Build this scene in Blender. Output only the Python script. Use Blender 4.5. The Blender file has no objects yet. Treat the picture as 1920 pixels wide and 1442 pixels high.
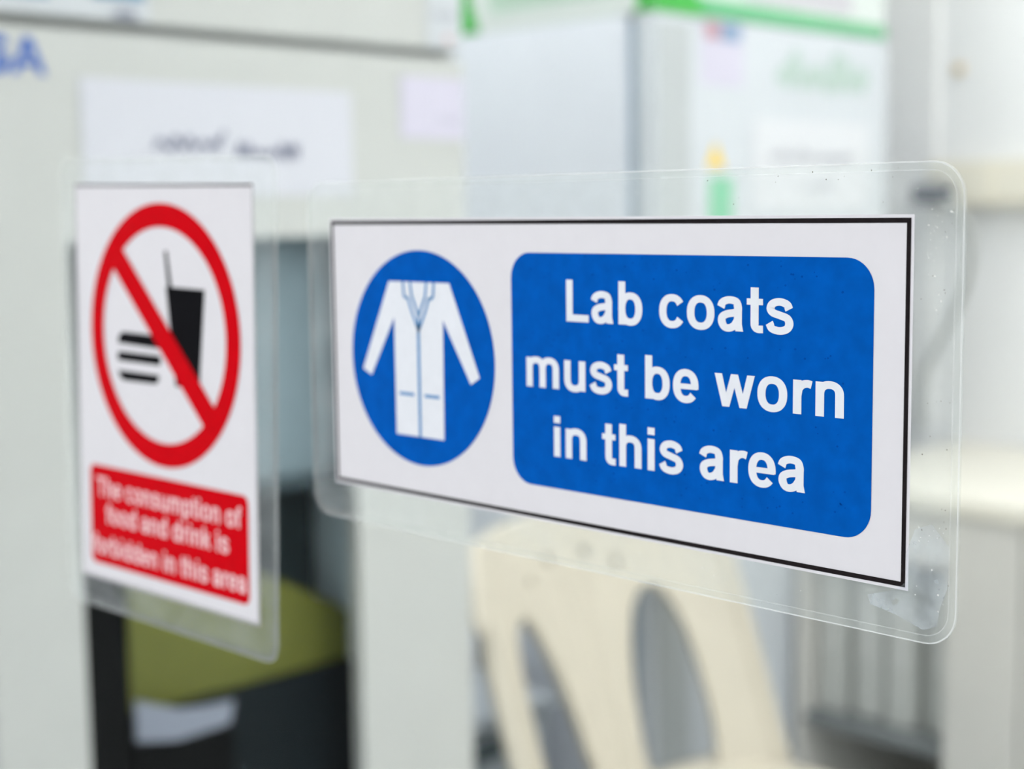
import bpy, bmesh, math, random
from mathutils import Vector, Matrix
from mathutils.geometry import tessellate_polygon

random.seed(7)
scene = bpy.context.scene
C = scene.collection

# ------------------------------------------------------------------ camera
EYE = 1.30
cd = bpy.data.cameras.new('camera')
cam = bpy.data.objects.new('camera', cd)
C.objects.link(cam)
# columns: camera right, camera up, camera back, in room axes (X away from the glass door, Y along it)
cam.matrix_world = Matrix(((0.71483, 0.08779, -0.69376, 0.0),
                           (-0.69919, 0.07278, -0.71122, 0.0),
                           (-0.01195, 0.99348, 0.11340, EYE),
                           (0, 0, 0, 1)))
cd.sensor_width = 36.0
cd.lens = 2850 / 1920 * 36.0
cd.clip_start = 0.01
cd.dof.use_dof = True
cd.dof.focus_distance = 0.425
cd.dof.aperture_fstop = 8.0
scene.camera = cam

# ------------------------------------------------------------------ world and exposure
w = bpy.data.worlds.new('world')
scene.world = w
w.use_nodes = True
w.node_tree.nodes['Background'].inputs[0].default_value = (0.9, 0.95, 1.0, 1)
w.node_tree.nodes['Background'].inputs[1].default_value = 0.3
scene.view_settings.view_transform = 'Standard'
scene.view_settings.look = 'None'
scene.view_settings.gamma = 1.0
scene.view_settings.use_curve_mapping = False
scene.view_settings.exposure = 0.04
LAMP = 12.0           # strength of the added ceiling light panels

# ------------------------------------------------------------------ helpers
def lin(c):
    out = []
    for v in c:
        v /= 255.0
        out.append(v / 12.92 if v <= 0.04045 else ((v + 0.055) / 1.055) ** 2.4)
    return out

MATS = {}
def mat(name, rgb, rough=0.5, var=0.04, scale=30.0, metal=0.0, bump=0.0, coat=0.0, spec=0.5):
    """plain procedural material: albedo given in sRGB, with a fine noise mottle"""
    m = bpy.data.materials.new(name); m.use_nodes = True
    nt = m.node_tree; p = nt.nodes['Principled BSDF']
    c = lin(rgb)
    tc = nt.nodes.new('ShaderNodeTexCoord')
    n = nt.nodes.new('ShaderNodeTexNoise'); n.inputs['Scale'].default_value = scale; n.inputs['Detail'].default_value = 3
    nt.links.new(tc.outputs['Object'], n.inputs['Vector'])
    r = nt.nodes.new('ShaderNodeValToRGB')
    r.color_ramp.elements[0].position = 0.3; r.color_ramp.elements[1].position = 0.7
    r.color_ramp.elements[0].color = [max(0, v * (1 - var)) for v in c] + [1]
    r.color_ramp.elements[1].color = [min(1, v * (1 + var)) for v in c] + [1]
    nt.links.new(n.outputs['Fac'], r.inputs['Fac'])
    nt.links.new(r.outputs['Color'], p.inputs['Base Color'])
    p.inputs['Roughness'].default_value = rough
    p.inputs['Metallic'].default_value = metal
    p.inputs['Specular IOR Level'].default_value = spec
    p.inputs['Coat Weight'].default_value = coat
    p.inputs['Coat Roughness'].default_value = 0.15
    if bump:
        b = nt.nodes.new('ShaderNodeBump'); b.inputs['Strength'].default_value = bump; b.inputs['Distance'].default_value = 0.002
        nt.links.new(n.outputs['Fac'], b.inputs['Height']); nt.links.new(b.outputs['Normal'], p.inputs['Normal'])
    MATS[name] = m
    return m

def clear_mat(name, haze=0.0, tint=(1, 1, 1), ior=1.3, rough=0.05, hazecol=(0.9, 0.93, 0.94), noise=0.0, nscale=200, gloss=0.6):
    """clear sheet: transparent, a little milky, with Fresnel gloss"""
    m = bpy.data.materials.new(name); m.use_nodes = True
    nt = m.node_tree; nt.nodes.clear()
    o = nt.nodes.new('ShaderNodeOutputMaterial')
    t = nt.nodes.new('ShaderNodeBsdfTransparent'); t.inputs[0].default_value = (*tint, 1)
    d = nt.nodes.new('ShaderNodeBsdfDiffuse'); d.inputs[0].default_value = (*hazecol, 1)
    g = nt.nodes.new('ShaderNodeBsdfGlossy'); g.inputs['Roughness'].default_value = rough
    # Schlick gloss that is the same for both faces of the thin sheet
    f0 = ((ior - 1) / (ior + 1)) ** 2
    lw = nt.nodes.new('ShaderNodeLayerWeight'); lw.inputs['Blend'].default_value = 0.5
    pw = nt.nodes.new('ShaderNodeMath'); pw.operation = 'POWER'; pw.inputs[1].default_value = 5.0
    f = nt.nodes.new('ShaderNodeMath'); f.operation = 'MULTIPLY_ADD'; f.inputs[1].default_value = (1 - f0) * gloss; f.inputs[2].default_value = f0
    nt.links.new(lw.outputs['Facing'], pw.inputs[0]); nt.links.new(pw.outputs[0], f.inputs[0])
    m1 = nt.nodes.new('ShaderNodeMixShader'); m1.inputs[0].default_value = haze
    if noise:
        tc = nt.nodes.new('ShaderNodeTexCoord')
        n = nt.nodes.new('ShaderNodeTexNoise'); n.inputs['Scale'].default_value = nscale; n.inputs['Detail'].default_value = 6
        nt.links.new(tc.outputs['Object'], n.inputs['Vector'])
        mr = nt.nodes.new('ShaderNodeMapRange')
        mr.inputs['From Min'].default_value = 0.35; mr.inputs['From Max'].default_value = 0.7
        mr.inputs['To Min'].default_value = max(0, haze - noise); mr.inputs['To Max'].default_value = haze + noise
        nt.links.new(n.outputs['Fac'], mr.inputs['Value'])
        nt.links.new(mr.outputs['Result'], m1.inputs[0])
    m2 = nt.nodes.new('ShaderNodeMixShader')
    nt.links.new(t.outputs[0], m1.inputs[1]); nt.links.new(d.outputs[0], m1.inputs[2])
    nt.links.new(f.outputs[0], m2.inputs[0]); nt.links.new(m1.outputs[0], m2.inputs[1]); nt.links.new(g.outputs[0], m2.inputs[2])
    nt.links.new(m2.outputs[0], o.inputs[0])
    MATS[name] = m
    return m

def emit_mat(name, rgb, strength):
    m = bpy.data.materials.new(name); m.use_nodes = True
    nt = m.node_tree; nt.nodes.clear()
    o = nt.nodes.new('ShaderNodeOutputMaterial'); e = nt.nodes.new('ShaderNodeEmission')
    e.inputs[0].default_value = (*rgb, 1); e.inputs[1].default_value = strength
    nt.links.new(e.outputs[0], o.inputs[0]); MATS[name] = m
    return m

def tag(o, label=None, cat=None, group=None, kind=None):
    if label: o['label'] = label
    if cat: o['category'] = cat
    if group: o['group'] = group
    if kind: o['kind'] = kind
    return o

def root(name, loc, label=None, cat=None, group=None, kind=None):
    o = bpy.data.objects.new(name, None); C.objects.link(o)
    o.location = loc; o.empty_display_size = 0.05
    return tag(o, label, cat, group, kind)

def wloc(o):
    v = Vector(o.location)
    while o.parent: o = o.parent; v += Vector(o.location)
    return v

def build(name, bm, m, parent=None, smooth=False, origin=None):
    """bm is in room coordinates; becomes ONE mesh object, parented if asked"""
    base = wloc(parent) if parent else Vector((0, 0, 0))
    org = Vector(origin) if origin is not None else None
    if org is None:
        vs = [v.co for v in bm.verts]
        org = Vector((sum(v.x for v in vs) / len(vs), sum(v.y for v in vs) / len(vs), min(v.z for v in vs)))
    bmesh.ops.translate(bm, verts=bm.verts, vec=-org)
    me = bpy.data.meshes.new(name); bm.to_mesh(me); bm.free()
    if smooth:
        for p in me.polygons: p.use_smooth = True
    me.materials.append(MATS[m] if isinstance(m, str) else m)
    o = bpy.data.objects.new(name, me); C.objects.link(o)
    if parent: o.parent = parent
    o.location = org - base
    return o

def box(x0, x1, y0, y1, z0, z1, bev=0.0, seg=2, bm=None):
    own = bmesh.new()
    r = bmesh.ops.create_cube(own, size=1)
    for v in r['verts']:
        v.co = Vector(((x0 + x1) / 2 + v.co.x * (x1 - x0), (y0 + y1) / 2 + v.co.y * (y1 - y0), (z0 + z1) / 2 + v.co.z * (z1 - z0)))
    if bev: bmesh.ops.bevel(own, geom=own.edges[:], offset=bev, segments=seg, profile=0.5, affect='EDGES')
    if bm is None: return own
    merge(bm, own); return bm

def merge(a, b):
    me = bpy.data.meshes.new('tmp'); b.to_mesh(me); b.free(); a.from_mesh(me); bpy.data.meshes.remove(me)

def poly_bm(pts2d, fn, holes=(), bm=None):
    """flat face from 2D outline(s), fn maps 2D -> 3D"""
    bm = bm or bmesh.new()
    def ccw(l): return sum(l[i - 1][0] * l[i][1] - l[i][0] * l[i - 1][1] for i in range(len(l))) > 0
    pts2d = list(pts2d) if ccw(pts2d) else list(pts2d)[::-1]
    loops = [pts2d] + [list(h)[::-1] if ccw(h) else list(h) for h in holes]
    flat = [p for l in loops for p in l]
    tris = tessellate_polygon([[Vector((p[0], p[1], 0)) for p in l] for l in loops])
    vs = [bm.verts.new(fn(*p)) for p in flat]
    for t in tris:
        try: bm.faces.new([vs[i] for i in t])
        except ValueError: pass
    return bm

def prism(pts2d, fn, d0, d1, bm=None):
    """solid from a 2D outline: fn(a, b, depth) -> 3D, between two depths"""
    bm = bm or bmesh.new()
    tris = tessellate_polygon([[Vector((p[0], p[1], 0)) for p in pts2d]])
    A = [bm.verts.new(fn(p[0], p[1], d0)) for p in pts2d]
    B = [bm.verts.new(fn(p[0], p[1], d1)) for p in pts2d]
    n = len(pts2d)
    for t in tris:
        bm.faces.new([A[i] for i in t]); bm.faces.new([B[i] for i in reversed(t)])
    for i in range(n):
        j = (i + 1) % n
        bm.faces.new([A[i], A[j], B[j], B[i]])
    bmesh.ops.recalc_face_normals(bm, faces=bm.faces)
    return bm

def rrect(x0, x1, y0, y1, r, n=8):
    pts = []
    for cx, cy, a0 in ((x1 - r, y1 - r, 0), (x0 + r, y1 - r, 90), (x0 + r, y0 + r, 180), (x1 - r, y0 + r, 270)):
        for k in range(n + 1):
            a = math.radians(a0 + 90 * k / n)
            pts.append((cx + r * math.cos(a), cy + r * math.sin(a)))
    return pts

def tube(points, rad, seg=10, bm=None):
    bm = bm or bmesh.new()
    pts = [Vector(p) for p in points]; rings = []
    for i, p in enumerate(pts):
        t = (pts[min(i + 1, len(pts) - 1)] - pts[max(i - 1, 0)]).normalized()
        up = Vector((0, 0, 1)) if abs(t.z) < 0.9 else Vector((1, 0, 0))
        a = t.cross(up).normalized(); b = t.cross(a).normalized()
        rr = rad[i] if isinstance(rad, (list, tuple)) else rad
        rings.append([bm.verts.new(p + (a * math.cos(2 * math.pi * k / seg) + b * math.sin(2 * math.pi * k / seg)) * rr) for k in range(seg)])
    for i in range(len(rings) - 1):
        for k in range(seg):
            bm.faces.new([rings[i][k], rings[i][(k + 1) % seg], rings[i + 1][(k + 1) % seg], rings[i + 1][k]])
    bm.faces.new(list(reversed(rings[0]))); bm.faces.new(rings[-1])
    bmesh.ops.recalc_face_normals(bm, faces=bm.faces)
    return bm

def spline(ctrl, n=8):
    """Catmull-Rom through control points"""
    P = [Vector(c) for c in ctrl]; out = []
    for i in range(len(P) - 1):
        p0 = P[i - 1] if i else P[i] * 2 - P[i + 1]
        p1, p2 = P[i], P[i + 1]
        p3 = P[i + 2] if i + 2 < len(P) else P[i + 1] * 2 - P[i]
        for k in range(n):
            t = k / n
            out.append(0.5 * ((2 * p1) + (-p0 + p2) * t + (2 * p0 - 5 * p1 + 4 * p2 - p3) * t * t + (-p0 + 3 * p1 - 3 * p2 + p3) * t ** 3))
    out.append(P[-1])
    return out

def solidify(o, t, off=-1):
    m = o.modifiers.new('thickness', 'SOLIDIFY'); m.thickness = t; m.offset = off
    return o

# ------------------------------------------------------------------ lettering (bold grotesque drawn from strokes)
STEM, THIN = 0.148, 0.116
def arc(cx, cy, rx, ry, a0, a1, n=22, e=2.25):
    pts = []
    for k in range(n + 1):
        a = math.radians(a0 + (a1 - a0) * k / n)
        c, s = math.cos(a), math.sin(a)
        pts.append((cx + rx * math.copysign(abs(c) ** (2 / e), c), cy + ry * math.copysign(abs(s) ** (2 / e), s)))
    return pts
def sp(*c): return [(p.x, p.y) for p in spline([(a, b, 0) for a, b in c], 7)]
XH = 0.527; ym = XH / 2; RY = ym + 0.012 - THIN / 2
def bowl(cx, rx): return ('s', arc(cx, ym, rx, RY, 0, 360, 40))
def vstem(x, y0, y1): return ('r', x - STEM / 2, x + STEM / 2, y0, y1)
def arch(xl, xr, y0=0.0): # right-hand stem with arch from left stem
    cx, rx = (xl + xr) / 2, (xr - xl) / 2
    return ('s', [(xr, 0), (xr, 0.15)] + arc(cx, 0.33, rx, XH + 0.012 - THIN / 2 - 0.33, 0, 175, 20))
GL = {
 ' ': (0.278, []),
 'L': (0.611, [vstem(0.142, 0, 0.716), ('r', 0.072, 0.575, 0, 0.122)]),
 'T': (0.611, [vstem(0.305, 0, 0.716), ('r', 0.02, 0.59, 0.594, 0.716)]),
 'i': (0.278, [vstem(0.139, 0, XH), vstem(0.139, 0.594, 0.716)]),
 'n': (0.611, [vstem(0.138, 0, XH - 0.008), arch(0.138, 0.472)]),
 'h': (0.611, [vstem(0.138, 0, 0.716), arch(0.138, 0.472)]),
 'm': (0.889, [vstem(0.133, 0, XH - 0.008), arch(0.133, 0.445), arch(0.445, 0.757)]),
 'u': (0.611, [vstem(0.472, 0, XH - 0.008), ('s', [(0.138, XH - 0.008), (0.138, 0.38)] + [(0.611 - a, XH - 0.012 - b) for a, b in arc(0.306, 0.325, 0.167, XH + 0.012 - THIN / 2 - 0.325, 0, 175, 20)])]),
 'r': (0.389, [vstem(0.137, 0, XH - 0.008), ('s', sp((0.137, 0.28), (0.165, 0.39), (0.235, 0.452), (0.318, 0.47), (0.385, 0.455)))]),
 'o': (0.611, [bowl(0.305, 0.195)]),
 'b': (0.611, [vstem(0.138, 0, 0.716), bowl(0.318, 0.180)]),
 'd': (0.611, [vstem(0.473, 0, 0.716), bowl(0.293, 0.180)]),
 'p': (0.611, [vstem(0.138, -0.2, XH - 0.008), bowl(0.318, 0.180)]),
 'c': (0.556, [('s', arc(0.295, ym, 0.188, RY, 32, 328, 34))]),
 'e': (0.556, [('s', arc(0.280, ym, 0.180, RY, -8, 322, 38)), ('r', 0.12, 0.51, 0.213, 0.302)]),
 'a': (0.556, [('s', sp((0.085, 0.368), (0.118, 0.440), (0.20, 0.478), (0.29, 0.482), (0.375, 0.455), (0.408, 0.375), (0.408, 0.30), (0.408, 0.20))), ('q', (0.334, 0.28), (0.482, 0.28), (0.482, 0.10), (0.334, 0.10)), ('q', (0.340, 0.11), (0.482, 0.11), (0.508, 0.0), (0.362, 0.0)),
               ('s', sp((0.408, 0.305), (0.33, 0.285), (0.20, 0.262), (0.118, 0.215), (0.108, 0.135), (0.160, 0.060), (0.245, 0.046), (0.335, 0.085), (0.400, 0.165)))]),
 's': (0.556, [('s', sp((0.448, 0.372), (0.405, 0.448), (0.285, 0.484), (0.165, 0.458), (0.118, 0.385), (0.160, 0.318), (0.285, 0.280), (0.410, 0.238), (0.452, 0.155), (0.405, 0.076), (0.285, 0.044), (0.150, 0.072), (0.095, 0.160)))]),
 't': (0.333, [('s', [(0.160, 0.69), (0.160, 0.52), (0.160, 0.30)] + sp((0.160, 0.16), (0.168, 0.095), (0.215, 0.054), (0.315, 0.052))), ('r', 0.015, 0.312, 0.422, 0.519)]),
 'f': (0.333, [('s', sp((0.35, 0.668), (0.27, 0.672), (0.20, 0.64), (0.175, 0.55), (0.172, 0.40)) + [(0.172, 0.2), (0.172, 0)]), ('r', 0.015, 0.325, 0.422, 0.519)]),
 'w': (0.778, [('q', (0.012, 0.519), (0.152, 0.519), (0.293, 0), (0.160, 0)), ('q', (0.323, 0.519), (0.455, 0.519), (0.293, 0), (0.178, 0.05)),
               ('q', (0.323, 0.519), (0.455, 0.519), (0.60, 0.05), (0.485, 0)), ('q', (0.626, 0.519), (0.766, 0.519), (0.618, 0), (0.485, 0))]),
 'k': (0.556, [vstem(0.138, 0, 0.716), ('q', (0.36, 0.519), (0.53, 0.519), (0.25, 0.22), (0.17, 0.29)), ('q', (0.24, 0.30), (0.35, 0.375), (0.555, 0), (0.385, 0))]),
 '5': (0.556, [('r', 0.11, 0.50, 0.59, 0.716), ('q', (0.11, 0.716), (0.24, 0.716), (0.20, 0.36), (0.06, 0.33)), ('s', sp((0.10, 0.40), (0.20, 0.435), (0.33, 0.425), (0.43, 0.34), (0.44, 0.22), (0.37, 0.10), (0.25, 0.06), (0.13, 0.09), (0.07, 0.18)))]),
 '4': (0.556, [('r', 0.33, 0.47, 0, 0.716), ('r', 0.02, 0.55, 0.155, 0.275), ('q', (0.02, 0.16), (0.02, 0.29), (0.30, 0.716), (0.40, 0.66))]),
 'S': (0.667, [('s', sp((0.56, 0.52), (0.51, 0.62), (0.35, 0.66), (0.19, 0.63), (0.13, 0.535), (0.19, 0.44), (0.34, 0.385), (0.50, 0.33), (0.565, 0.215), (0.50, 0.10), (0.34, 0.055), (0.16, 0.095), (0.09, 0.22)))]),
 'A': (0.722, [('q', (0.0, 0), (0.155, 0), (0.44, 0.716), (0.28, 0.716)), ('q', (0.72, 0), (0.565, 0), (0.28, 0.716), (0.44, 0.716)), ('r', 0.16, 0.56, 0.16, 0.28)]),
}
def stroke(bm, pts, fn):
    n = len(pts); L, R = [], []
    for i, p in enumerate(pts):
        a = pts[max(i - 1, 0)]; b = pts[min(i + 1, n - 1)]
        if i == 0 and (abs(pts[0][0] - pts[-1][0]) + abs(pts[0][1] - pts[-1][1])) < 1e-4: a = pts[-2]
        if i == n - 1 and (abs(pts[0][0] - pts[-1][0]) + abs(pts[0][1] - pts[-1][1])) < 1e-4: b = pts[1]
        dx, dy = b[0] - a[0], b[1] - a[1]; l = math.hypot(dx, dy) or 1
        dx /= l; dy /= l
        wd = (STEM * dy * dy + THIN * dx * dx) / 2
        L.append(bm.verts.new(fn(p[0] - dy * wd, p[1] + dx * wd))); R.append(bm.verts.new(fn(p[0] + dy * wd, p[1] - dx * wd)))
    for i in range(n - 1): bm.faces.new([L[i], L[i + 1], R[i + 1], R[i]])

def text_width(s): return sum(GL[c][0] for c in s)
def text_bm(s, x0, x1, base, em, fn, lift=(-1, 0, 0)):
    """letters of s between x0 and x1 on a baseline; fn(x, y) -> 3D with y growing upward from the baseline unit"""
    bm = bmesh.new(); k = (x1 - x0) / text_width(s); x = x0
    for ch in s:
        adv, prims = GL[ch]
        f = lambda a, b, x=x: fn(x + a * k, base + b * em)
        for pi, pr in enumerate(prims):
            n0 = len(bm.verts)
            if pr[0] == 's': stroke(bm, pr[1], f)
            elif pr[0] == 'r':
                _, a, b, c, d = pr
                bm.faces.new([bm.verts.new(f(*q)) for q in ((a, c), (b, c), (b, d), (a, d))])
            else: bm.faces.new([bm.verts.new(f(*q)) for q in pr[1:]])
            bm.verts.ensure_lookup_table()
            for v in bm.verts[n0:]: v.co += Vector(lift) * 6e-6 * pi      # strokes of one letter lie a hair apart
        x += adv * k
    return bm

# ------------------------------------------------------------------ materials
mat('wall_paint', (244, 246, 248), 0.8, 0.015, 6)
mat('ceiling_paint', (246, 246, 245), 0.9, 0.01, 6)
mat('floor_vinyl', (204, 208, 208), 0.45, 0.06, 20)
mat('cupboard_paint', (203, 206, 204), 0.45, 0.015, 12)
mat('cupboard_inside', (222, 236, 242), 0.6, 0.05, 8)
mat('paper_white', (216, 218, 228), 0.7, 0.01, 60)
mat('paper_lilac', (214, 211, 229), 0.7, 0.02, 60)
mat('paper_bluish', (208, 213, 219), 0.7, 0.02, 60)
mat('ink_blue', (46, 98, 188), 0.6, 0.05, 90)
mat('ink_steel_blue', (92, 140, 176), 0.6, 0.05, 90)
mat('ink_grey', (116, 120, 146), 0.7, 0.05, 90)
mat('ink_pale_grey', (176, 178, 188), 0.7, 0.05, 90)
mat('ink_pink', (222, 190, 194), 0.7, 0.05, 90)
mat('fridge_side_paint', (235, 240, 250), 0.5, 0.012, 10)
mat('fridge_door_paint', (213, 219, 226), 0.4, 0.01, 10)
mat('fridge_strip_paint', (192, 198, 201), 0.5, 0.012, 10)
mat('notice_white', (224, 227, 233), 0.7, 0.01, 60)
mat('carton_band', (112, 192, 140), 0.6, 0.05, 40)
mat('gasket', (150, 172, 190), 0.7, 0.03, 30)
mat('logo_green', (186, 206, 199), 0.5, 0.05, 60)
mat('sticker_green', (120, 206, 160), 0.5, 0.04, 60)
mat('sticker_yellow', (246, 210, 50), 0.5, 0.04, 60)
mat('sticker_red', (200, 158, 168), 0.5, 0.04, 60)
mat('sticker_blue', (140, 166, 198), 0.5, 0.04, 60)
mat('carton_white', (222, 230, 228), 0.75, 0.02, 40)
mat('carton_green', (72, 184, 78), 0.6, 0.04, 40)
mat('carton_pale_green', (190, 216, 200), 0.7, 0.04, 30)
mat('carton_pinkish', (206, 204, 212), 0.7, 0.04, 30)
mat('chair_plastic', (212, 206, 191), 0.35, 0.02, 14)
mat('worktop', (238, 235, 224), 0.4, 0.015, 14)
mat('bench_paint', (222, 221, 217), 0.5, 0.015, 14)
mat('shelf_grey', (128, 134, 136), 0.5, 0.03, 20)
mat('binder_label', (214, 216, 214), 0.7, 0.03, 20)
mat('binder_grey', (206, 209, 206), 0.6, 0.03, 20)
mat('trunking', (238, 234, 220), 0.5, 0.01, 20)
mat('conduit', (249, 250, 251), 0.6, 0.01, 20)
mat('plug_dark', (34, 42, 66), 0.45, 0.05, 40)
mat('cable_grey', (176, 180, 178), 0.5, 0.04, 40)
mat('knob_amber', (226, 206, 170), 0.4, 0.05, 40)
mat('black_plastic', (5, 6, 6), 0.5, 0.1, 30, spec=0.08)
mat('reflection_bluegrey', (148, 163, 169), 0.6, 0.05, 7)  # reflection of the bright room, put into a box colour
mat('case_ink', (20, 28, 32), 0.5, 0.1, 10, spec=0.15)
mat('case_teal', (40, 54, 58), 0.45, 0.1, 10)
mat('case_slate', (70, 84, 90), 0.5, 0.1, 10)
mat('folder_olive', (124, 124, 50), 0.6, 0.12, 9)
mat('tray_lilac', (160, 162, 176), 0.5, 0.05, 20)
mat('bin_grey', (186, 194, 202), 0.5, 0.05, 14)
mat('aluminium', (190, 192, 194), 0.35, 0.03, 40, metal=0.8)
mat('steel', (190, 192, 192), 0.3, 0.03, 40, metal=1.0)
mat('sign_paper', (221, 220, 226), 0.30, 0.01, 140, spec=0.4)
mat('sign_black', (34, 30, 32), 0.45, 0.15, 400, spec=0.02)
mat('sign_ink_black', (14, 14, 18), 0.45, 0.1, 300, spec=0.02)
mat('sign_blue', (0, 86, 178), 0.45, 0.10, 160, spec=0.02)
mat('sign_line_blue', (92, 146, 198), 0.45, 0.05, 160, spec=0.02)
mat('sign_speck', (0, 70, 156), 0.45, 0.15, 160, spec=0.02)
mat('sign_red', (202, 0, 16), 0.45, 0.05, 160, spec=0.02)
mat('sign_letter', (226, 230, 238), 0.30, 0.02, 200, spec=0.4)
mat('sign_pink_letter', (240, 206, 212), 0.30, 0.02, 200, spec=0.4)
mat('fleck_pale', (236, 238, 236), 0.6, 0.05, 100)
mat('fleck_dark', (120, 112, 100), 0.6, 0.1, 100)
clear_mat('door_glass', 0.001, (0.98, 0.99, 0.983), 1.06, 0.0, gloss=0.05)
clear_mat('cupboard_glass', 0.001, (0.95, 0.97, 0.98), 1.06, 0.02, gloss=0.05)
clear_mat('pouch_film', 0.085, (0.985, 0.99, 0.985), 1.15, 0.15, (0.82, 0.89, 0.92), noise=0.03, nscale=60)
clear_mat('pouch_rim', 0.06, (0.98, 0.985, 0.98), 1.15, 0.2)
clear_mat('pouch_crease', 0.25, (0.98, 0.985, 0.98), 1.15, 0.2)
clear_mat('pouch_edge', 0.55, (0.95, 0.96, 0.95), 1.35, 0.25)
clear_mat('glue_smear', 0.20, (0.97, 0.98, 1), 1.1, 0.4, (0.72, 0.79, 0.86), noise=0.16, nscale=150)
emit_mat('added_light_diffuser', (1.0, 0.985, 0.965), LAMP)

# ------------------------------------------------------------------ the room
XW, YW, XB, YB, H = 3.0, 2.35, -2.2, -2.4, 2.6
def struct(name, bm, m): return tag(build(name, bm, m), kind='structure')
struct('floor', box(XB - .1, XW + .1, YB - .1, YW + .1, -0.08, 0.0), 'floor_vinyl')
struct('ceiling', box(XB - .1, XW + .1, YB - .1, YW + .1, H, H + 0.08), 'ceiling_paint')
struct('wall_right', box(XW, XW + .1, YB - .1, YW + .1, 0, H), 'wall_paint')
struct('wall_back', box(XB - .1, XW, YW, YW + .1, 0, H), 'wall_paint')
struct('wall_left', box(XB - .1, XB, YB, YW, 0, H), 'wall_paint')
struct('wall_front', box(XB - .1, XW, YB - .1, YB, 0, H), 'wall_paint')
# partition that holds the glazed door
G = 0.3585
bm = box(G - .03, G + .05, 0.905, YW, 0, H); box(G - .03, G + .05, YB, -0.205, 0, H, bm=bm); box(G - .03, G + .05, -0.205, 0.905, 2.105, H, bm=bm)
struct('wall_partition', bm, 'wall_paint')

# glazed door with the signs on it
door = root('door_1', (G, 0.35, 0.0), kind='structure')
build('pane', box(G + .0012, G + .0072, -0.12, 0.82, 0.28, 2.02), 'door_glass', door)
for a, b in ((-0.2, -0.12), (0.82, 0.9)):
    build('stile', box(G - .014, G + .024, a, b, 0.006, 2.1, .003), 'aluminium', door)
build('rail', box(G - .014, G + .024, -0.12, 0.82, 2.02, 2.1, .003), 'aluminium', door)
build('rail', box(G - .014, G + .024, -0.12, 0.82, 0.006, 0.28, .003), 'aluminium', door)
bm = tube(spline([(G - .014, -0.16, 0.95), (G - .06, -0.16, 0.97), (G - .06, -0.16, 1.15), (G - .014, -0.16, 1.17)], 6), 0.009)
build('handle', bm, 'steel', door, True)

# added ceiling light panels (out of frame; placed to brighten both sides of the glass)
spots = [(1.58, 1.86, .235, 'over the gap by the cupboard, to brighten the fridge side'), (1.05, 0.0, .30, 'just beyond the glazed door'), (2.3, 0.75, .28, 'over the bench side of the aisle, to brighten the wall casing'), (0.85, -1.2, .30, 'beyond the hinge side of the glazed door'), (1.9, -1.6, .30, 'farthest from the fridge'), (-0.75, 1.1, .30, 'over the near side of the glazed door'), (-0.9, -0.8, .30, 'behind the photographer'), (-1.3, 0.3, .30, 'farthest from the glazed door, to brighten the signs')]
for i, (x, y, h, where) in enumerate(spots):
    r = root('added_ceiling_light', (x, y, H - 0.035), 'square unseen light panel added to ceiling, ' + where, 'light', 'added ceiling light panels')
    fr = box(x - h - .02, x + h + .02, y - h - .02, y + h + .02, H - .035, H - .0005); build('frame', fr, 'aluminium', r)
    build('diffuser', box(x - h, x + h, y - h, y + h, H - .041, H - .0352), 'added_light_diffuser', r)

# ------------------------------------------------------------------ tall cupboard with a glazed lower door
CY = 1.5
cab = root('cupboard', (0.97, CY + .4, 0.0), 'tall pale green-white steel cupboard with a window in its lower door', 'cupboard')
X0, X1 = 0.55, 1.38
for a, b in ((X0, X0 + .02), (X1 - .02, X1)): build('side_panel', box(a, b, CY + .022, 2.33, 0, 2.05, .002), 'cupboard_paint', cab)
build('back_panel', box(X0 + .02, X1 - .02, 2.31, 2.33, 0, 2.05), 'cupboard_inside', cab)
build('top_panel', box(X0 + .02, X1 - .02, CY + .022, 2.31, 2.03, 2.05), 'cupboard_paint', cab)
build('bottom_panel', box(X0 + .02, X1 - .02, CY + .022, 2.31, 0.0, 0.08), 'cupboard_paint', cab)
build('shelf', box(X0 + .02, X1 - .02, CY + .03, 2.0, 1.50, 1.52), 'cupboard_paint', cab)
build('shelf', box(X0 + .02, X1 - .02, CY + .04, 2.0, 0.46, 0.48), 'cupboard_inside', cab)
build('shelf', box(X0 + .02, 1.25, CY + .04, 2.0, 0.957, 0.965), 'case_slate', cab)
build('inner_back', box(X0 + .02, X1 - .12, 2.0, 2.01, 0.08, 1.5), 'cupboard_inside', cab)
build('inner_side', box(1.25, 1.26, CY + .022, 2.0, 0.48, 1.50), 'cupboard_inside', cab)
build('upper_door', box(X0, X1, CY, CY + .02, 1.508, 2.05, .004), 'cupboard_paint', cab)
WX0, WX1, WZ0, WZ1 = 0.802, 1.188, 0.45, 1.2725
ld = build('lower_door', poly_bm([(X0, .09), (X1, .09), (X1, 1.497), (X0, 1.497)], lambda a, b: (a, CY, b), [rrect(WX0, WX1, WZ0, WZ1, .006, 3)[::-1]]), 'cupboard_paint', cab)
solidify(ld, 0.02)
for f in ld.data.polygons:
    if f.normal.y > 0: f.flip()
build('window_glass', box(WX0 - .01, WX1 + .01, CY + .021, CY + .025, WZ0 - .01, WZ1 + .01), 'cupboard_glass', ld)

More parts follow.
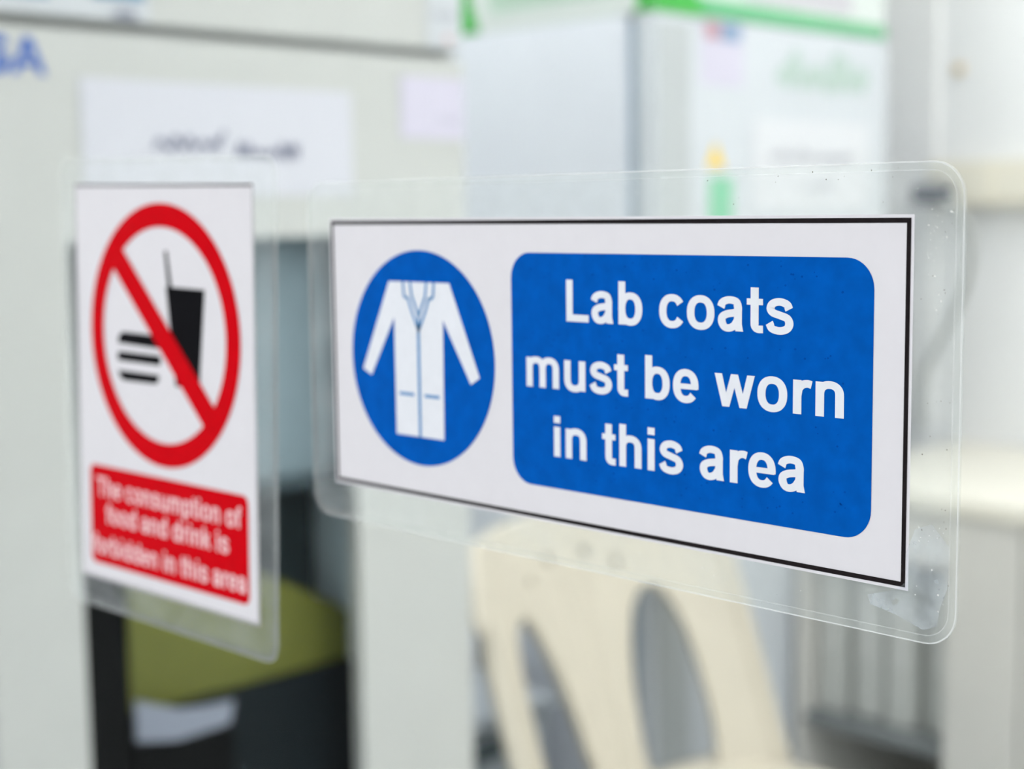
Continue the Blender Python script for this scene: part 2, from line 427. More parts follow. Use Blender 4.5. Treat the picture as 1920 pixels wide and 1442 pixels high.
# things inside the cupboard, behind its window
shelf_z = 0.48
def inside(name, bm, m, label, cat): return tag(build(name, bm, m), label, cat)
inside('instrument_case', box(1.03, 1.245, 1.66, 1.95, shelf_z, 0.930, .02, 3), 'case_teal', 'dark teal equipment case standing behind the cupboard window', 'case')
inside('reflection_box', box(0.86, 1.245, 1.56, 1.90, 0.9655, 1.320, .006), 'reflection_bluegrey', 'added pale blue-grey box standing in for the reflection in the upper cupboard window', 'box')  # added box; its colour stands in for the room reflected in the glass
inside('storage_case', box(0.775, 0.886, 1.55, 1.95, shelf_z, 0.860, .008), 'black_plastic', 'black upright case at the left inside the cupboard', 'case')
inside('flat_case', box(0.892, 1.246, 1.585, 1.655, shelf_z, 0.700, .006), 'case_ink', 'blue-black flat case low behind the cupboard window, under the olive folder', 'case')
f3 = lambda a, b, d: (a, d, b)
fo = root('olive_folder', (1.08, 1.61, 0.70), 'yellow-green folder standing on the dark case inside the cupboard', 'folder')
build('cover', prism([(0.910, .7005), (1.244, .7005), (1.244, .765), (1.15, .815), (1.02, .875), (0.914, .885)], f3, 1.600, 1.603), 'folder_olive', fo)
build('sheets', prism([(0.914, .7005), (1.240, .7005), (1.240, .760), (1.14, .812), (1.02, .868), (0.917, .878)], f3, 1.6035, 1.617), 'carton_pale_green', fo)
build('back_cover', prism([(0.910, .7005), (1.244, .7005), (1.244, .770), (1.15, .82), (1.02, .88), (0.914, .889)], f3, 1.6175, 1.6205), 'folder_olive', fo)
tr = root('lilac_tray', (0.96, 1.565, shelf_z), 'pale lilac-grey tray standing low in front of the yellow-green folder', 'tray')
build('front', prism([(0.895, .680), (0.95, .668), (1.025, .671), (1.032, .698), (0.99, .700), (0.955, .705), (0.895, .730)], f3, 1.560, 1.566), 'tray_lilac', tr)
build('base', box(0.894, 1.03, 1.558, 1.580, shelf_z, 0.667, .003), 'black_plastic', tr)

# sheets stuck to the cupboard
def sheet(name, x0, x1, z0, z1, m, label, y=CY, parts=(), t=0.0006):
    r = root(name, ((x0 + x1) / 2, y, z0), label, 'paper')
    bm = bmesh.new(); n = 8
    rows = []
    for j in range(2):
        rows.append([bm.verts.new((x0 + (x1 - x0) * i / n, y - 0.0008 - 0.0006 * math.sin(i * 1.7 + j), z0 + (z1 - z0) * j)) for i in range(n + 1)])
    for i in range(n): bm.faces.new([rows[0][i], rows[0][i + 1], rows[1][i + 1], rows[1][i]])
    o = build('leaf', bm, m, r); solidify(o, t, 1)
    for nm, bmf, mm in parts: build(nm, bmf, mm, r)
    return r
def scrawl(x0, x1, z, h, y, seed, thick=0.0022, slope=0.0):
    """an illegible handwritten line: loops of pen stroke lying on the sheet"""
    rd = random.Random(seed); bm = bmesh.new(); pts = []
    n = int((x1 - x0) / (h * 0.42))
    for i in range(n + 1):
        x = x0 + (x1 - x0) * i / n
        up = h * (rd.uniform(0.45, 0.75) if rd.random() > .22 else 1.15)
        zz = z + slope * (x - x0) + (up if i % 2 else rd.uniform(-.1, .1) * h)
        pts.append((x + rd.uniform(-.2, .2) * h, 0, zz))
    q = spline(pts, 5)
    L = []; R = []
    for i, p in enumerate(q):
        d = (q[min(i + 1, len(q) - 1)] - q[max(i - 1, 0)]).normalized()
        nn = Vector((-d.z, 0, d.x)) * thick / 2
        yl = y - 4e-6 * i      # later pen strokes lie over earlier ones
        L.append(bm.verts.new((p.x + nn.x, yl, p.z + nn.z))); R.append(bm.verts.new((p.x - nn.x, yl, p.z - nn.z)))
    for i in range(len(q) - 1): bm.faces.new([L[i], L[i + 1], R[i + 1], R[i]])
    return bm
PY = CY - 0.0026
sheet('paper_notice', 0.823, 1.190, 1.322, 1.4475, 'paper_white', 'white paper strip with a handwritten line taped above the cupboard window', parts=[
    ('handwriting', scrawl(0.912, 1.005, 1.374, .019, PY, 3, .0048), 'ink_grey'), ('handwriting', scrawl(1.018, 1.108, 1.366, .014, PY, 9, .0045), 'ink_grey')])
sheet('paper_label', 1.270, 1.379, 1.3946, 1.4725, 'paper_lilac', 'small pale lilac label at the right edge of the lower cupboard door', parts=[
    ('handwriting', scrawl(1.335, 1.365, 1.415, .008, PY, 4, .0012), 'ink_pale_grey')])
dots = bmesh.new(); bmesh.ops.create_circle(dots, cap_ends=True, segments=20, radius=.006, matrix=Matrix.Translation((1.352, PY, 1.523)) @ Matrix.Rotation(math.pi / 2, 4, 'X'))
sheet('upper_label', 1.318, 1.377, 1.5115, 1.600, 'paper_bluish', 'small whitish label on the upper cupboard door beside the carton', parts=[
    ('pink_dot', dots, 'ink_pink'), ('printed_line', scrawl(1.33, 1.365, 1.548, .008, PY, 12, .0018), 'ink_pale_grey')])
bl = box(0.68, 0.792, PY - .0001, PY, 1.5275, 1.60); bl2 = box(0.842, 0.905, PY - .0001, PY, 1.533, 1.60)
sheet('printed_sheet', 0.66, 0.912, 1.5115, 1.64, 'paper_bluish', 'printed sheet with steel blue blocks on the upper cupboard door', parts=[
    ('blue_block', bl, 'ink_steel_blue'), ('blue_block', bl2, 'ink_steel_blue'), ('printed_line', scrawl(0.866, 0.893, 1.5135, .006, PY, 5, .003), 'ink_grey')])
st = root('blue_lettering', (0.75, CY, 1.45), 'blue stuck-on letters at the top left of the lower cupboard door', 'lettering')
STEM, THIN = 0.20, 0.17      # heavier weight for these
build('letters', text_bm('SA', 0.709, 0.786, 1.447, 0.054, lambda a, b: (a, CY - .0008, b), (0, -8, 0)), 'ink_blue', st)
STEM, THIN = 0.148, 0.116

# ------------------------------------------------------------------ fridge with carton on top
FX, FY, FR, FT = 2.0, 1.699, 2.731, 1.631
fr = root('fridge', ((FX + FR) / 2, FY + .3, 0), 'tall white upright fridge with pale blue-grey side and stickers on its door', 'fridge')
build('body', box(FX, FR, FY + .062, FY + .60, 0.04, FT, .006), 'fridge_side_paint', fr)
build('gasket', box(FX + .012, FR - .012, FY + .044, FY + .062, 0.06, FT - .008), 'gasket', fr)
dr = build('door', box(FX + .002, FR, FY, FY + .044, 0.06, FT, .008, 3), 'fridge_door_paint', fr)
build('edge_strip', box(FX + .012, FX + .098, FY - .003, FY + .004, 0.10, FT - .012, .002), 'fridge_strip_paint', dr)
build('logo', scrawl(2.352, 2.655, 1.530, .048, FY - .0012, 21, .026), 'logo_green', dr)
tri = poly_bm([(2.142, 1.372), (2.195, 1.372), (2.1685, 1.418)], lambda a, b: (a, FY - .0012, b)); build('hazard_triangle', tri, 'sticker_yellow', dr)
build('green_sticker', poly_bm(rrect(2.150, 2.218, 1.27, 1.356, .004, 3), lambda a, b: (a, FY - .0012, b)), 'sticker_green', dr)
for a in (FX + .08, FR - .08):
    for b in (FY + .1, FY + .52):
        bm = bmesh.new(); bmesh.ops.create_cone(bm, cap_ends=True, segments=14, radius1=.022, radius2=.016, depth=.04, matrix=Matrix.Translation((a, b, .02))); build('foot', bm, 'black_plastic', fr)
bm = tube(spline([(FR - .05, FY - .001, 0.80), (FR - .05, FY - .038, 0.83), (FR - .05, FY - .038, 1.12), (FR - .05, FY - .001, 1.15)], 6), .009); build('handle', bm, 'steel', dr, True)
sheet('door_notice', 2.277, 2.658, 1.296, 1.4625, 'notice_white', 'white notice with grey print on the fridge door below the green lettering', FY, [
    ('printed_line', scrawl(2.328, 2.47, 1.389, .018, FY - .0026, 31, .004), 'ink_pale_grey'), ('printed_line', scrawl(2.48, 2.60, 1.386, .013, FY - .0026, 32, .003), 'ink_pale_grey'), ('printed_line', scrawl(2.44, 2.53, 1.335, .012, FY - .0026, 33, .003), 'ink_pale_grey')])
sheet('door_label', 2.128, 2.247, 1.517, 1.629, 'paper_lilac', 'pale lilac sticker with red and blue picture at top of the fridge door', FY, [
    ('red_patch', box(2.138, 2.178, FY - .0028, FY - .0026, 1.597, 1.625), 'sticker_red'), ('blue_patch', box(2.18, 2.238, FY - .0028, FY - .0026, 1.595, 1.625), 'sticker_blue')])

cz = FT + .0015
cb = root('carton', (2.36, 1.95, cz), 'white cardboard carton with bright green corners lying on top of the fridge', 'box')
build('body', box(FX + .003, 2.722, FY + .004, 2.28, cz, cz + .30, .003), 'carton_white', cb)
fs = lambda a, b: (FX + .0015, a, b)
ff = lambda a, b: (a, FY + .0025, b)
build('green_corner', poly_bm([(FY + .004, cz + .002), (FY + .040, cz + .002), (FY + .015, cz + .30), (FY + .004, cz + .30)], fs), 'carton_green', cb)
build('green_corner', poly_bm([(2.278, cz + .002), (2.128, cz + .002), (2.175, cz + .13), (2.278, cz + .30)], fs), 'carton_green', cb)
build('printed_side', poly_bm([(FY + .05, cz + .038), (2.10, cz + .034), (2.13, cz + .30), (FY + .03, cz + .30)], fs), 'carton_pale_green', cb)
build('green_corner', poly_bm([(FX + .003, cz + .002), (2.15, cz + .002), (2.11, cz + .045), (FX + .003, cz + .30)], ff), 'carton_green', cb)
build('green_band', poly_bm([(2.15, cz + .002), (2.722, cz + .002), (2.722, cz + .026), (2.12, cz + .035)], ff), 'carton_band', cb)
build('printed_front', poly_bm([(2.26, cz + .04), (2.60, cz + .04), (2.60, cz + .27), (2.20, cz + .27)], ff), 'carton_pinkish', cb)

# ------------------------------------------------------------------ white plastic chair
CX, CYc, R0, ZR = 1.752, 1.173, 0.449, 0.5693
SEATZ, SEATY = .385, CYc + .115
chair = root('chair', (CX, CYc + .1, 0), 'cream moulded plastic chair with slotted curved back in front of the fridge', 'chair')
def chair_back():
    NU, NV = 120, 84
    z0, z1 = 0.315, 0.803
    def phi(z): # half angle of wrap
        return math.radians(40)
    def pos(u, z, dr=0.0):
        th = u * phi(z)
        r = R0 + dr
        lean = (z - ZR) * 0.36
        return Vector((CX + r * math.sin(th), CYc + r * math.cos(th) + lean, z))
    # signed field, < 0 inside a hole, in (u-angle degrees, z) space
    def hole(u, z):
        th = math.degrees(u * phi(z)); d = 9.0
        for sgn in (-1, 1):
            c = 18.6 + 11 * (z - .58)
            hw = 7.9 - 12 * (z - .58); zc, zh = 0.500, 0.172
            k = (abs(sgn * th - c) / hw) ** 2.3 + (abs(z - zc) / zh) ** 2.6
            d = min(d, k - 1)
        for c, zz, rr in ((-5.5, .739, .008), (5.5, .739, .008), (-13, .715, .007), (13, .715, .007)):
            k = ((math.radians(th - c) * R0 / rr) ** 2 + ((z - zz) / (rr * 1.3)) ** 2)
            d = min(d, k - 1)
        return d
    def top(u):   # rounded top outline
        return z1 - 0.012 * u * u - 0.085 * max(0, (abs(u) - .72) / .28) ** 2.2
    bm = bmesh.new(); V = {}
    for j in range(NV + 1):
        for i in range(NU + 1):
            u = -1 + 2 * i / NU
            z = z0 + (top(u) - z0) * j / NV
            V[i, j] = [u, z]
    du, dz = 2 / NU, (z1 - z0) / NV
    # snap vertices that lie near a hole rim onto it
    for k, (u, z) in list(V.items()):
        d = hole(u, z)
        if abs(d) < 1.2:
            gu = (hole(u + 1e-4, z) - d) / 1e-4; gz = (hole(u, z + 1e-4) - d) / 1e-4
            g2 = (gu * du) ** 2 + (gz * dz) ** 2
            if g2 > 0:
                su, sz = -d * gu * du * du / g2, -d * gz * dz * dz / g2
                if abs(su) <= .56 * du and abs(sz) <= .56 * dz: V[k] = [u + su, z + sz]
    vv = {}
    def gv(i, j):
        if (i, j) not in vv:
            u, z = V[i, j]
            th = math.degrees(u * phi(z))
            rib = 0.007 * math.exp(-((abs(th) - 3.2) / 1.2) ** 2) * (1 if z < .70 else 0) - .006 * (abs(u) > .955)
            vv[i, j] = bm.verts.new(pos(u, z, rib))
        return vv[i, j]
    for j in range(NV):
        for i in range(NU):
            cu = sum(V[a][0] for a in ((i, j), (i + 1, j), (i, j + 1), (i + 1, j + 1))) / 4
            cz_ = sum(V[a][1] for a in ((i, j), (i + 1, j), (i, j + 1), (i + 1, j + 1))) / 4
            if hole(cu, cz_) > 0:
                bm.faces.new([gv(i, j), gv(i + 1, j), gv(i + 1, j + 1), gv(i, j + 1)])
    return bm
bk = build('backrest', chair_back(), 'chair_plastic', chair, True)
solidify(bk, 0.016, 0)
# turned rim along the top and sides
def bpt(u, z, rr):
    th = u * math.radians(40)
    return (CX + rr * math.sin(th), CYc + rr * math.cos(th) + (z - ZR) * .36, z)
rim = [bpt(-1, .345 + .36 * k / 10, R0 + .004) for k in range(11)]
for k in range(1, 30):
    u = -1 + 2 * k / 30; rim.append(bpt(u, .803 - 0.012 * u * u - 0.085 * max(0, (abs(u) - .72) / .28) ** 2.2, R0 + .004))
rim += [bpt(1, .705 - .36 * k / 10, R0 + .004) for k in range(11)]
build('back_rim', tube(rim, .012, 10), 'chair_plastic', chair, True)
# seat
bm = bmesh.new(); NS = 24
sv = {}
for i in range(NS + 1):
    for j in range(NS + 1):
        a, b = -1 + 2 * i / NS, -1 + 2 * j / NS
        x = a * math.sqrt(1 - .35 * b * b * .5); y = b * math.sqrt(1 - .35 * a * a * .5)
        sv[i, j] = bm.verts.new((CX + x * .28, SEATY + y * .275, SEATZ - .022 * (1 - a * a) * (1 - b * b) - .012 * max(0, -b) ** 3))
for i in range(NS):
    for j in range(NS): bm.faces.new([sv[i, j], sv[i + 1, j], sv[i + 1, j + 1], sv[i, j + 1]])
s = build('seat', bm, 'chair_plastic', chair, True); solidify(s, .012)
rim = []
for k in range(41):
    a = 2 * math.pi * k / 40
    x = math.copysign(abs(math.cos(a)) ** .55, math.cos(a)); y = math.copysign(abs(math.sin(a)) ** .55, math.sin(a))
    rim.append((CX + x * .266, SEATY + y * .261, SEATZ - .03))
build('apron', tube(rim, .016, 8), 'chair_plastic', chair, True)
for sx in (-1, 1):
    for sy in (-1, 1):
        pts = [(CX + sx * .23, SEATY + sy * .215, SEATZ - .015), (CX + sx * .245, SEATY + sy * .24, .23), (CX + sx * .262, SEATY + sy * .275, 0.0)]
        build('leg', tube(pts, [.030, .024, .017], 12), 'chair_plastic', chair, True)

# grey tub on the floor between the cupboard and the fridge
tb = root('storage_tub', (1.70, 2.06, 0), 'blue-grey lidded plastic tub on the floor between cupboard and fridge', 'tub')
bm = box(1.46, 1.93, 1.88, 2.25, 0.0, 0.40, .02, 3)
for v in bm.verts:
    k = .92 + .08 * v.co.z / .40
    v.co.x = 1.695 + (v.co.x - 1.695) * k; v.co.y = 2.065 + (v.co.y - 2.065) * k
build('body', bm, 'bin_grey', tb)
build('lid', box(1.45, 1.94, 1.87, 2.26, .40, .425, .008, 2), 'bin_grey', tb)
build('handle', box(1.60, 1.79, 1.855, 1.871, .35, .385, .005, 2), 'case_slate', tb)

# ------------------------------------------------------------------ wall bench with an open bay of file boxes
BX = 2.4
bn = root('bench', (2.7, 0.7, 0), 'grey laboratory wall bench with a bright cream worktop', 'bench')
Yl, Yr = 1.69, -1.2
build('worktop', box(BX - .012, 2.998, Yr, Yl, .758, .789, .004), 'worktop', bn)
build('apron', box(BX + .006, BX + .026, 1.362, Yl - .02, .652, .757, .002), 'bench_paint', bn)
build('side_panel', box(BX + .006, 2.96, Yl - .022, Yl - .004, 0, .757, .002), 'bench_paint', bn)
build('side_panel', box(BX + .006, 2.96, 1.345, 1.361, 0, .757, .002), 'bench_paint', bn)
build('stile', box(BX, BX + .02, 1.2175, 1.361, 0.06, .757, .002), 'bench_paint', bn)
yy = 1.2125
while yy > Yr + .3:
    d = build('door', box(BX, BX + .02, yy - .45, yy, 0.10, .757, .003), 'bench_paint', bn)
    bm = tube([(BX - .001, yy - .05, .60), (BX - .025, yy - .05, .605), (BX - .025, yy - .05, .695), (BX - .001, yy - .05, .70)], .005, 8)
    build('handle', bm, 'steel', d, True)
    yy -= .455
build('plinth', box(BX + .05, 2.96, Yr, 1.34, 0, .10), 'case_slate', bn)
build('carcass', box(BX + .022, 2.96, Yr + .002, 1.343, .101, .757), 'bench_paint', bn)
build('shelf', box(BX + .012, 2.9, 1.362, Yl - .023, .300, .322, .002), 'shelf_grey', bn)
build('back_panel', box(2.90, 2.915, 1.362, Yl - .023, 0, .757), 'bench_paint', bn)
names = ['the fridge end', 'second from the fridge end', 'second from the bench stile', 'the bench stile']
for i in range(4):
    y1 = 1.662 - i * .0755; y0 = y1 - .062
    dx = (0.0, .012, .004, .02)[i]
    bz = .3225; hh = (.300, .296, .300, .292)[i]
    lab = ['pale grey file box under the bench nearest the fridge', 'pale grey file box under the bench, second from the fridge', 'pale grey file box under the bench, third from the fridge', 'pale grey file box under the bench, farthest from the fridge'][i]
    r = root('file_box', (BX + .2, (y0 + y1) / 2, bz), lab, 'file box', 'file boxes on the shelf under the bench')
    build('case', box(BX + .05 + dx, BX + .33 + dx, y0, y1, bz, bz + hh, .004), 'binder_grey', r)
    build('spine_label', box(BX + .0485 + dx, BX + .0499 + dx, y0 + .012, y1 - .012, bz + .12, bz + .25), 'binder_label', r)
    build('lid', box(BX + .048 + dx, BX + .332 + dx, y0 - .002, y1 + .002, bz + hh, bz + hh + .012, .002), 'binder_grey', r)

# ------------------------------------------------------------------ fittings on the right wall
pt = build('pipe_casing', box(2.985, 2.9995, 1.737, 1.875, 0, H - .001, .003), 'conduit'); tag(pt, 'white vertical pipe casing on the wall right of the fridge', 'pipe casing')
tk = root('cable_trunking', (2.975, 0.4, 1.297), 'cream plastic cable trunking running along wall above the bench', 'trunking')
build('channel', box(2.955, 2.9995, -1.2, 1.735, 1.297, 1.393, .003), 'trunking', tk)
build('cover', box(2.950, 2.956, -1.2, 1.735, 1.312, 1.380, .002), 'trunking', tk)
so = build('socket_plate', box(2.944, 2.951, 1.585, 1.733, 1.304, 1.388, .002), 'trunking', tk)
pg = root('plug', (2.93, 1.70, 1.31), 'dark blue plug with grey cable hanging from the wall trunking', 'plug')
build('body', box(2.895, 2.9435, 1.664, 1.745, 1.303, 1.345, .008, 3), 'plug_dark', pg)
build('cable', tube(spline([(2.90, 1.668, 1.312), (2.875, 1.632, 1.300), (2.87, 1.602, 1.27), (2.88, 1.590, 1.225), (2.90, 1.607, 1.15), (2.93, 1.66, 1.06), (2.945, 1.70, 1.00), (2.94, 1.728, .93), (2.93, 1.725, .82)], 8), .0085, 10), 'cable_grey', pg, True)
bm = bmesh.new(); bmesh.ops.create_cone(bm, cap_ends=True, segments=24, radius1=.013, radius2=.010, depth=.014, matrix=Matrix.Translation((2.9925, 1.6915, 1.5897)) @ Matrix.Rotation(-math.pi / 2, 4, 'Y'))
bmesh.ops.bevel(bm, geom=[e for e in bm.edges if len(e.link_faces) == 2 and any(len(f.verts) > 4 for f in e.link_faces)], offset=.002, segments=2, affect='EDGES')
tag(build('wall_knob', bm, 'knob_amber', None, True), 'small beige round knob on the wall above the trunking', 'knob')

# ------------------------------------------------------------------ laminated signs on the glass
def ring2d(outer, inner, fn): return poly_bm(outer, fn, [list(reversed(inner))])
def circ(cx, cy, r, n=72, ky=1.0): return [(cx + r * math.cos(2 * math.pi * k / n), cy + ky * r * math.sin(2 * math.pi * k / n)) for k in range(n)]
def inset(pts, d):
    """pull a convex outline inwards by d"""
    n = len(pts); area = sum(pts[i][0] * pts[(i + 1) % n][1] - pts[(i + 1) % n][0] * pts[i][1] for i in range(n))
    s = 1 if area > 0 else -1; out = []
    for i in range(n):
        a, p, b = pts[i - 1], pts[i], pts[(i + 1) % n]
        d1 = Vector((p[0] - a[0], p[1] - a[1])).normalized(); d2 = Vector((b[0] - p[0], b[1] - p[1])).normalized()
        nrm = (Vector((-d1.y, d1.x)) + Vector((-d2.y, d2.x))) * s
        nrm.normalize(); out.append((p[0] + nrm.x * d, p[1] + nrm.y * d))
    return out
def pouch(parent, outline):
    """clear film sheet behind the print with a sealed rim; outline in (Y, z)"""
    build('film', prism(outline, lambda a, b, d: (d, a, b), G + .0003, G + .0009), 'pouch_film', parent)
    build('sealed_rim', poly_bm(outline, lambda a, b: (G + .0001, a, b), [list(reversed(inset(outline, .0022)))]), 'pouch_rim', parent)
    build('film_edge', poly_bm(outline, lambda a, b: (G - .0001, a, b), [list(reversed(inset(outline, .00038)))]), 'pouch_edge', parent)
    build('film_edge', poly_bm(inset(outline, .0022), lambda a, b: (G - .0001, a, b), [list(reversed(inset(outline, .0025)))]), 'pouch_crease', parent)
def flecks(parent, regions, n, m, seed, smin=.00012, smax=.0004):
    rd = random.Random(seed); bm = bmesh.new()
    for _ in range(n):
        y0, y1, z0, z1 = rd.choice(regions)
        y, z = rd.uniform(y0, y1), rd.uniform(z0, z1); a = rd.uniform(0, math.pi)
        l = rd.uniform(smin, smax); t = l * rd.uniform(.3, .9)
        c, s_ = math.cos(a), math.sin(a)
        bm.faces.new([bm.verts.new((G - .0002, y + (p * c - q * s_), z + (p * s_ + q * c))) for p, q in ((-l, -t), (l * .7, -t), (l, t * .5), (-l * .4, t))])
    return tag(build('dust_flecks', bm, m, parent), kind='stuff')

# --- blue mandatory sign, print 250 x 100 mm
SY, SZ = 0.4653, 1.2970      # top left corner of the printed border
def S(layer):                # sign mm (x right, y down) -> room
    return lambda a, b: (G - layer * .00010, SY - a / 1000, SZ - b / 1000)
def Su(layer):               # same with y up
    return lambda a, b: (G - layer * .00010, SY - a / 1000, SZ + b / 1000)
sg = root('lab_coat_sign', (G, .34, 1.182), 'blue and white laminated lab coat sign on the glass door', 'sign')
pouch(sg, rrect(.1998, .4802, 1.1825, 1.3118, .0095))
build('paper', poly_bm([(-.9, -.9), (250.9, -.9), (250.9, 100.9), (-.9, 100.9)], S(0)), 'sign_paper', sg)
build('border', ring2d([(0, 0), (250, 0), (250, 100), (0, 100)], [(1.35, 1.35), (248.65, 1.35), (248.65, 98.65), (1.35, 98.65)], S(1)), 'sign_black', sg)
disc = build('blue_disc', poly_bm(circ(50.5, 49.7, 39.1, 96), S(1)), 'sign_blue', sg)
coat = [(33.8, 22), (66.9, 22), (82.0, 54.6), (77.4, 57.2), (63.3, 35.3), (63.0, 78.3), (36.6, 78.3), (36.4, 35.3), (22.7, 57.4), (17.8, 55.2)]
ct = build('coat', poly_bm(coat, S(2)), 'sign_letter', disc)
bm = bmesh.new()
def line(bm, pts, wd, fn):
    for (a, b), (c, d) in zip(pts, pts[1:]):
        l = math.hypot(c - a, d - b); nx, ny = -(d - b) / l * wd / 2, (c - a) / l * wd / 2
        bm.faces.new([bm.verts.new(fn(*p)) for p in ((a + nx, b + ny), (c + nx, d + ny), (c - nx, d - ny), (a - nx, b - ny))])
for pts, wd in (([(50.0, 37), (50.0, 78.3)], 1.5), ([(41.8, 22), (42.3, 27.4), (44.6, 28.0)], 1.15), ([(45.8, 22), (46.6, 27.0), (50.2, 34)], 1.15), ([(58.8, 22), (58.2, 27.4), (55.8, 28)], 1.15), ([(54.7, 22), (54.0, 27), (50.4, 34)], 1.15),
                ([(44.4, 27.6), (46.2, 32), (50.0, 39.5)], 1.15), ([(56.0, 27.6), (54.2, 32), (50.2, 39.5)], 1.15), ([(50.1, 34), (50.1, 40)], 1.3), ([(38.8, 63), (47.0, 63)], 1.15), ([(52.8, 63), (60.9, 63)], 1.15)):
    line(bm, pts, wd, S(3))
build('coat_lines', bm, 'sign_line_blue', ct)
pn = build('blue_panel', poly_bm(rrect(98.0, 239.0, 10.8, 88.9, 8.6, 10), S(1)), 'sign_blue', sg)
EM = 13.55 / .716
for s_, a, b, base in (('Lab coats', 122.4, 213.4, 32.9), ('must be worn', 103.9, 231.2, 55.5), ('in this area', 116.4, 218.2, 78.1)):
    build('lettering', text_bm(s_, a, b, -base, EM, Su(2)), 'sign_letter', pn)
rd = random.Random(17); bm = bmesh.new()
for _ in range(150):
    a, b, r_ = rd.uniform(104, 234), rd.choice((38, 60, 82, 15)) + rd.gauss(0, 3), rd.uniform(.15, .5)
    if 11.6 < b < 88: bm.faces.new([bm.verts.new(S(1.6)(a + r_ * math.cos(t), b + r_ * math.sin(t) * .8)) for t in (0.2, 1.5, 2.9, 4.4, 5.5)])
tag(build('toner_specks', bm, 'sign_speck', pn), kind='stuff')
# glue smear and dust in the clear margin
sm = [(.2045, 1.1935), (.2025, 1.199), (.2022, 1.210), (.2075, 1.2155), (.2125, 1.2135), (.2150, 1.207), (.2150, 1.1985), (.2185, 1.1958), (.2270, 1.1930), (.2260, 1.1905), (.2180, 1.1890), (.2095, 1.1862), (.2055, 1.1880)]
hole_ = [(.2195, 1.1925), (.2180, 1.1936), (.2168, 1.1930), (.2178, 1.1918), (.2190, 1.1916)]
build('glue_smear', poly_bm(sm, lambda a, b: (G - .00015, a, b), [hole_]), 'glue_smear', sg)
flecks(sg, [(.2025, .213, 1.19, 1.216), (.203, .212, 1.272, 1.300), (.2035, .211, 1.285, 1.297)], 64, 'fleck_pale', 1, .0001, .00032)
flecks(sg, [(.2025, .213, 1.20, 1.30), (.215, .30, 1.301, 1.309), (.215, .25, 1.305, 1.3105), (.202, .206, 1.19, 1.31)], 46, 'fleck_dark', 2, .00008, .00022)
flecks(sg, [(.2025, .46, 1.3005, 1.3095), (.22, .46, 1.184, 1.193)], 60, 'fleck_pale', 3, .0001, .00022)

# --- red prohibition sign, print about 152 x 200 units, cut by hand and a little askew
Lc = ((.6610, 1.3149), (.5165, 1.3121), (.5214, 1.1286), (.6700, 1.1269))   # TL TR BR BL (Y, z)
def solve8(A, b):
    n = 8; M = [r[:] + [v] for r, v in zip(A, b)]
    for i in range(n):
        p = max(range(i, n), key=lambda r: abs(M[r][i])); M[i], M[p] = M[p], M[i]
        for r in range(n):
            if r != i:
                f = M[r][i] / M[i][i]
                for c in range(i, n + 1): M[r][c] -= f * M[i][c]
    return [M[i][n] / M[i][i] for i in range(n)]
A_, b_ = [], []
for (u, v), (yy_, zz_) in zip(((0, 0), (1, 0), (1, 1), (0, 1)), Lc):
    A_.append([u, v, 1, 0, 0, 0, -u * yy_, -v * yy_]); b_.append(yy_)
    A_.append([0, 0, 0, u, v, 1, -u * zz_, -v * zz_]); b_.append(zz_)
h_ = solve8(A_, b_)
LW, LH = 151.6, 200.0
def T(layer):
    def f(a, b):
        u, v = a / LW, b / LH; k = h_[6] * u + h_[7] * v + 1
        return (G - layer * .00010, (h_[0] * u + h_[1] * v + h_[2]) / k, (h_[3] * u + h_[4] * v + h_[5]) / k)
    return f
def Tu(layer): return lambda a, b: T(layer)(a, -b)
rs = root('no_food_sign', (G, .59, 1.112), 'red and white laminated sign forbidding food and drink on the glass door', 'sign')
def rquad(c, r, n=6):
    """rounded quad outline through corners c"""
    out = []
    for i in range(4):
        p = Vector(c[i]); a = (Vector(c[i - 1]) - p).normalized() * r; b = (Vector(c[(i + 1) % 4]) - p).normalized() * r
        for k in range(n + 1):
            t = k / n; q = (p + a) * (1 - t) ** 2 + p * 2 * t * (1 - t) + (p + b) * t ** 2
            out.append((q.x, q.y))
    return out
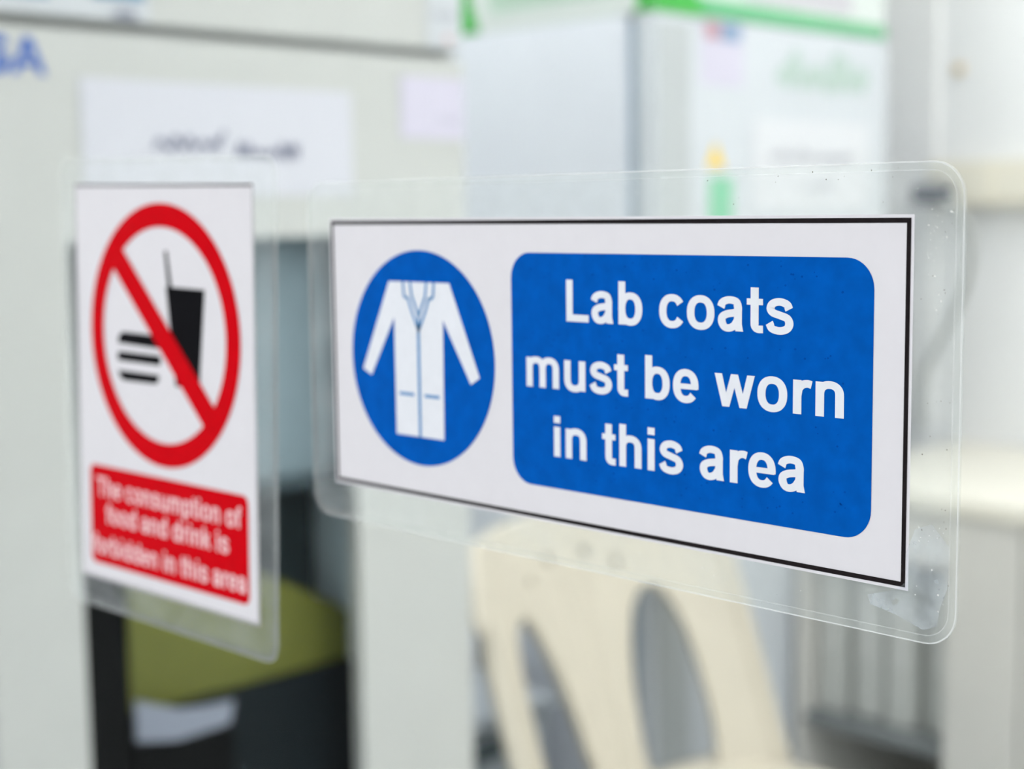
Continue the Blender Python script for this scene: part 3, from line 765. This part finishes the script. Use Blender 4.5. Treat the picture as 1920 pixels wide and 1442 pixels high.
pouch(rs, rquad([(.684, 1.112), (.509, 1.1135), (.4995, 1.3235), (.6745, 1.3275)], .009))
build('paper', poly_bm([(-.6, -.6), (LW + .6, -.6), (LW + .6, LH + .6), (-.6, LH + .6)], T(0)), 'sign_paper', rs)
build('border', ring2d([(0, 0), (LW, 0), (LW, LH), (0, LH)], [(.35, .95), (LW - .35, .95), (LW - .35, LH - .35), (.35, LH - .35)], T(1)), 'sign_black', rs)
bm = bmesh.new()
poly_bm([(81.0, 49.0), (113.2, 49.3), (107.6, 96.5), (87.8, 96.5)], T(1), bm=bm)
poly_bm([(80.0, 32.0), (82.6, 31.8), (86.0, 49), (82.6, 49.2)], T(1), bm=bm)
build('drink_cup', bm, 'sign_ink_black', rs)
bm = bmesh.new()
poly_bm([(41.5, 73), (75.5, 73.2), (75.5, 79.4), (37.8, 78.8), (38.2, 75.6)], T(1), bm=bm)
poly_bm(rrect(37.2, 75.5, 82.9, 87.5, 1.6, 4), T(1), bm=bm)
poly_bm([(37.6, 92.4), (73.8, 92.4), (73.4, 95.0), (71.0, 96.8), (42.0, 97.2), (38.8, 95.4)], T(1), bm=bm)
build('burger', bm, 'sign_ink_black', rs)
rc = (77.2, 72.8)
build('red_ring', ring2d(circ(*rc, 63.9, 96), circ(*rc, 52.4, 96), T(2)), 'sign_red', rs)
bm = bmesh.new(); an = math.radians(43.5); line(bm, [(rc[0] - 56 * math.cos(an), rc[1] - 56 * math.sin(an)), (rc[0] + 56 * math.cos(an), rc[1] + 56 * math.sin(an))], 13.2, T(3))
build('red_bar', bm, 'sign_red', rs)
rp = build('red_panel', poly_bm(rrect(9.3, 144.8, 142.3, 192.7, 4.0, 6), T(1)), 'sign_red', rs)
for s_, a, b, base, em in (('The consumption of', 15.3, 139.0, 158.0, 13.8), ('food and drink is', 23.5, 129.5, 171.2, 13.8), ('forbidden in this area', 10.3, 142.8, 187.6, 13.8)):
    build('lettering', text_bm(s_, a, b, -base, em, Tu(2)), 'sign_pink_letter', rp)
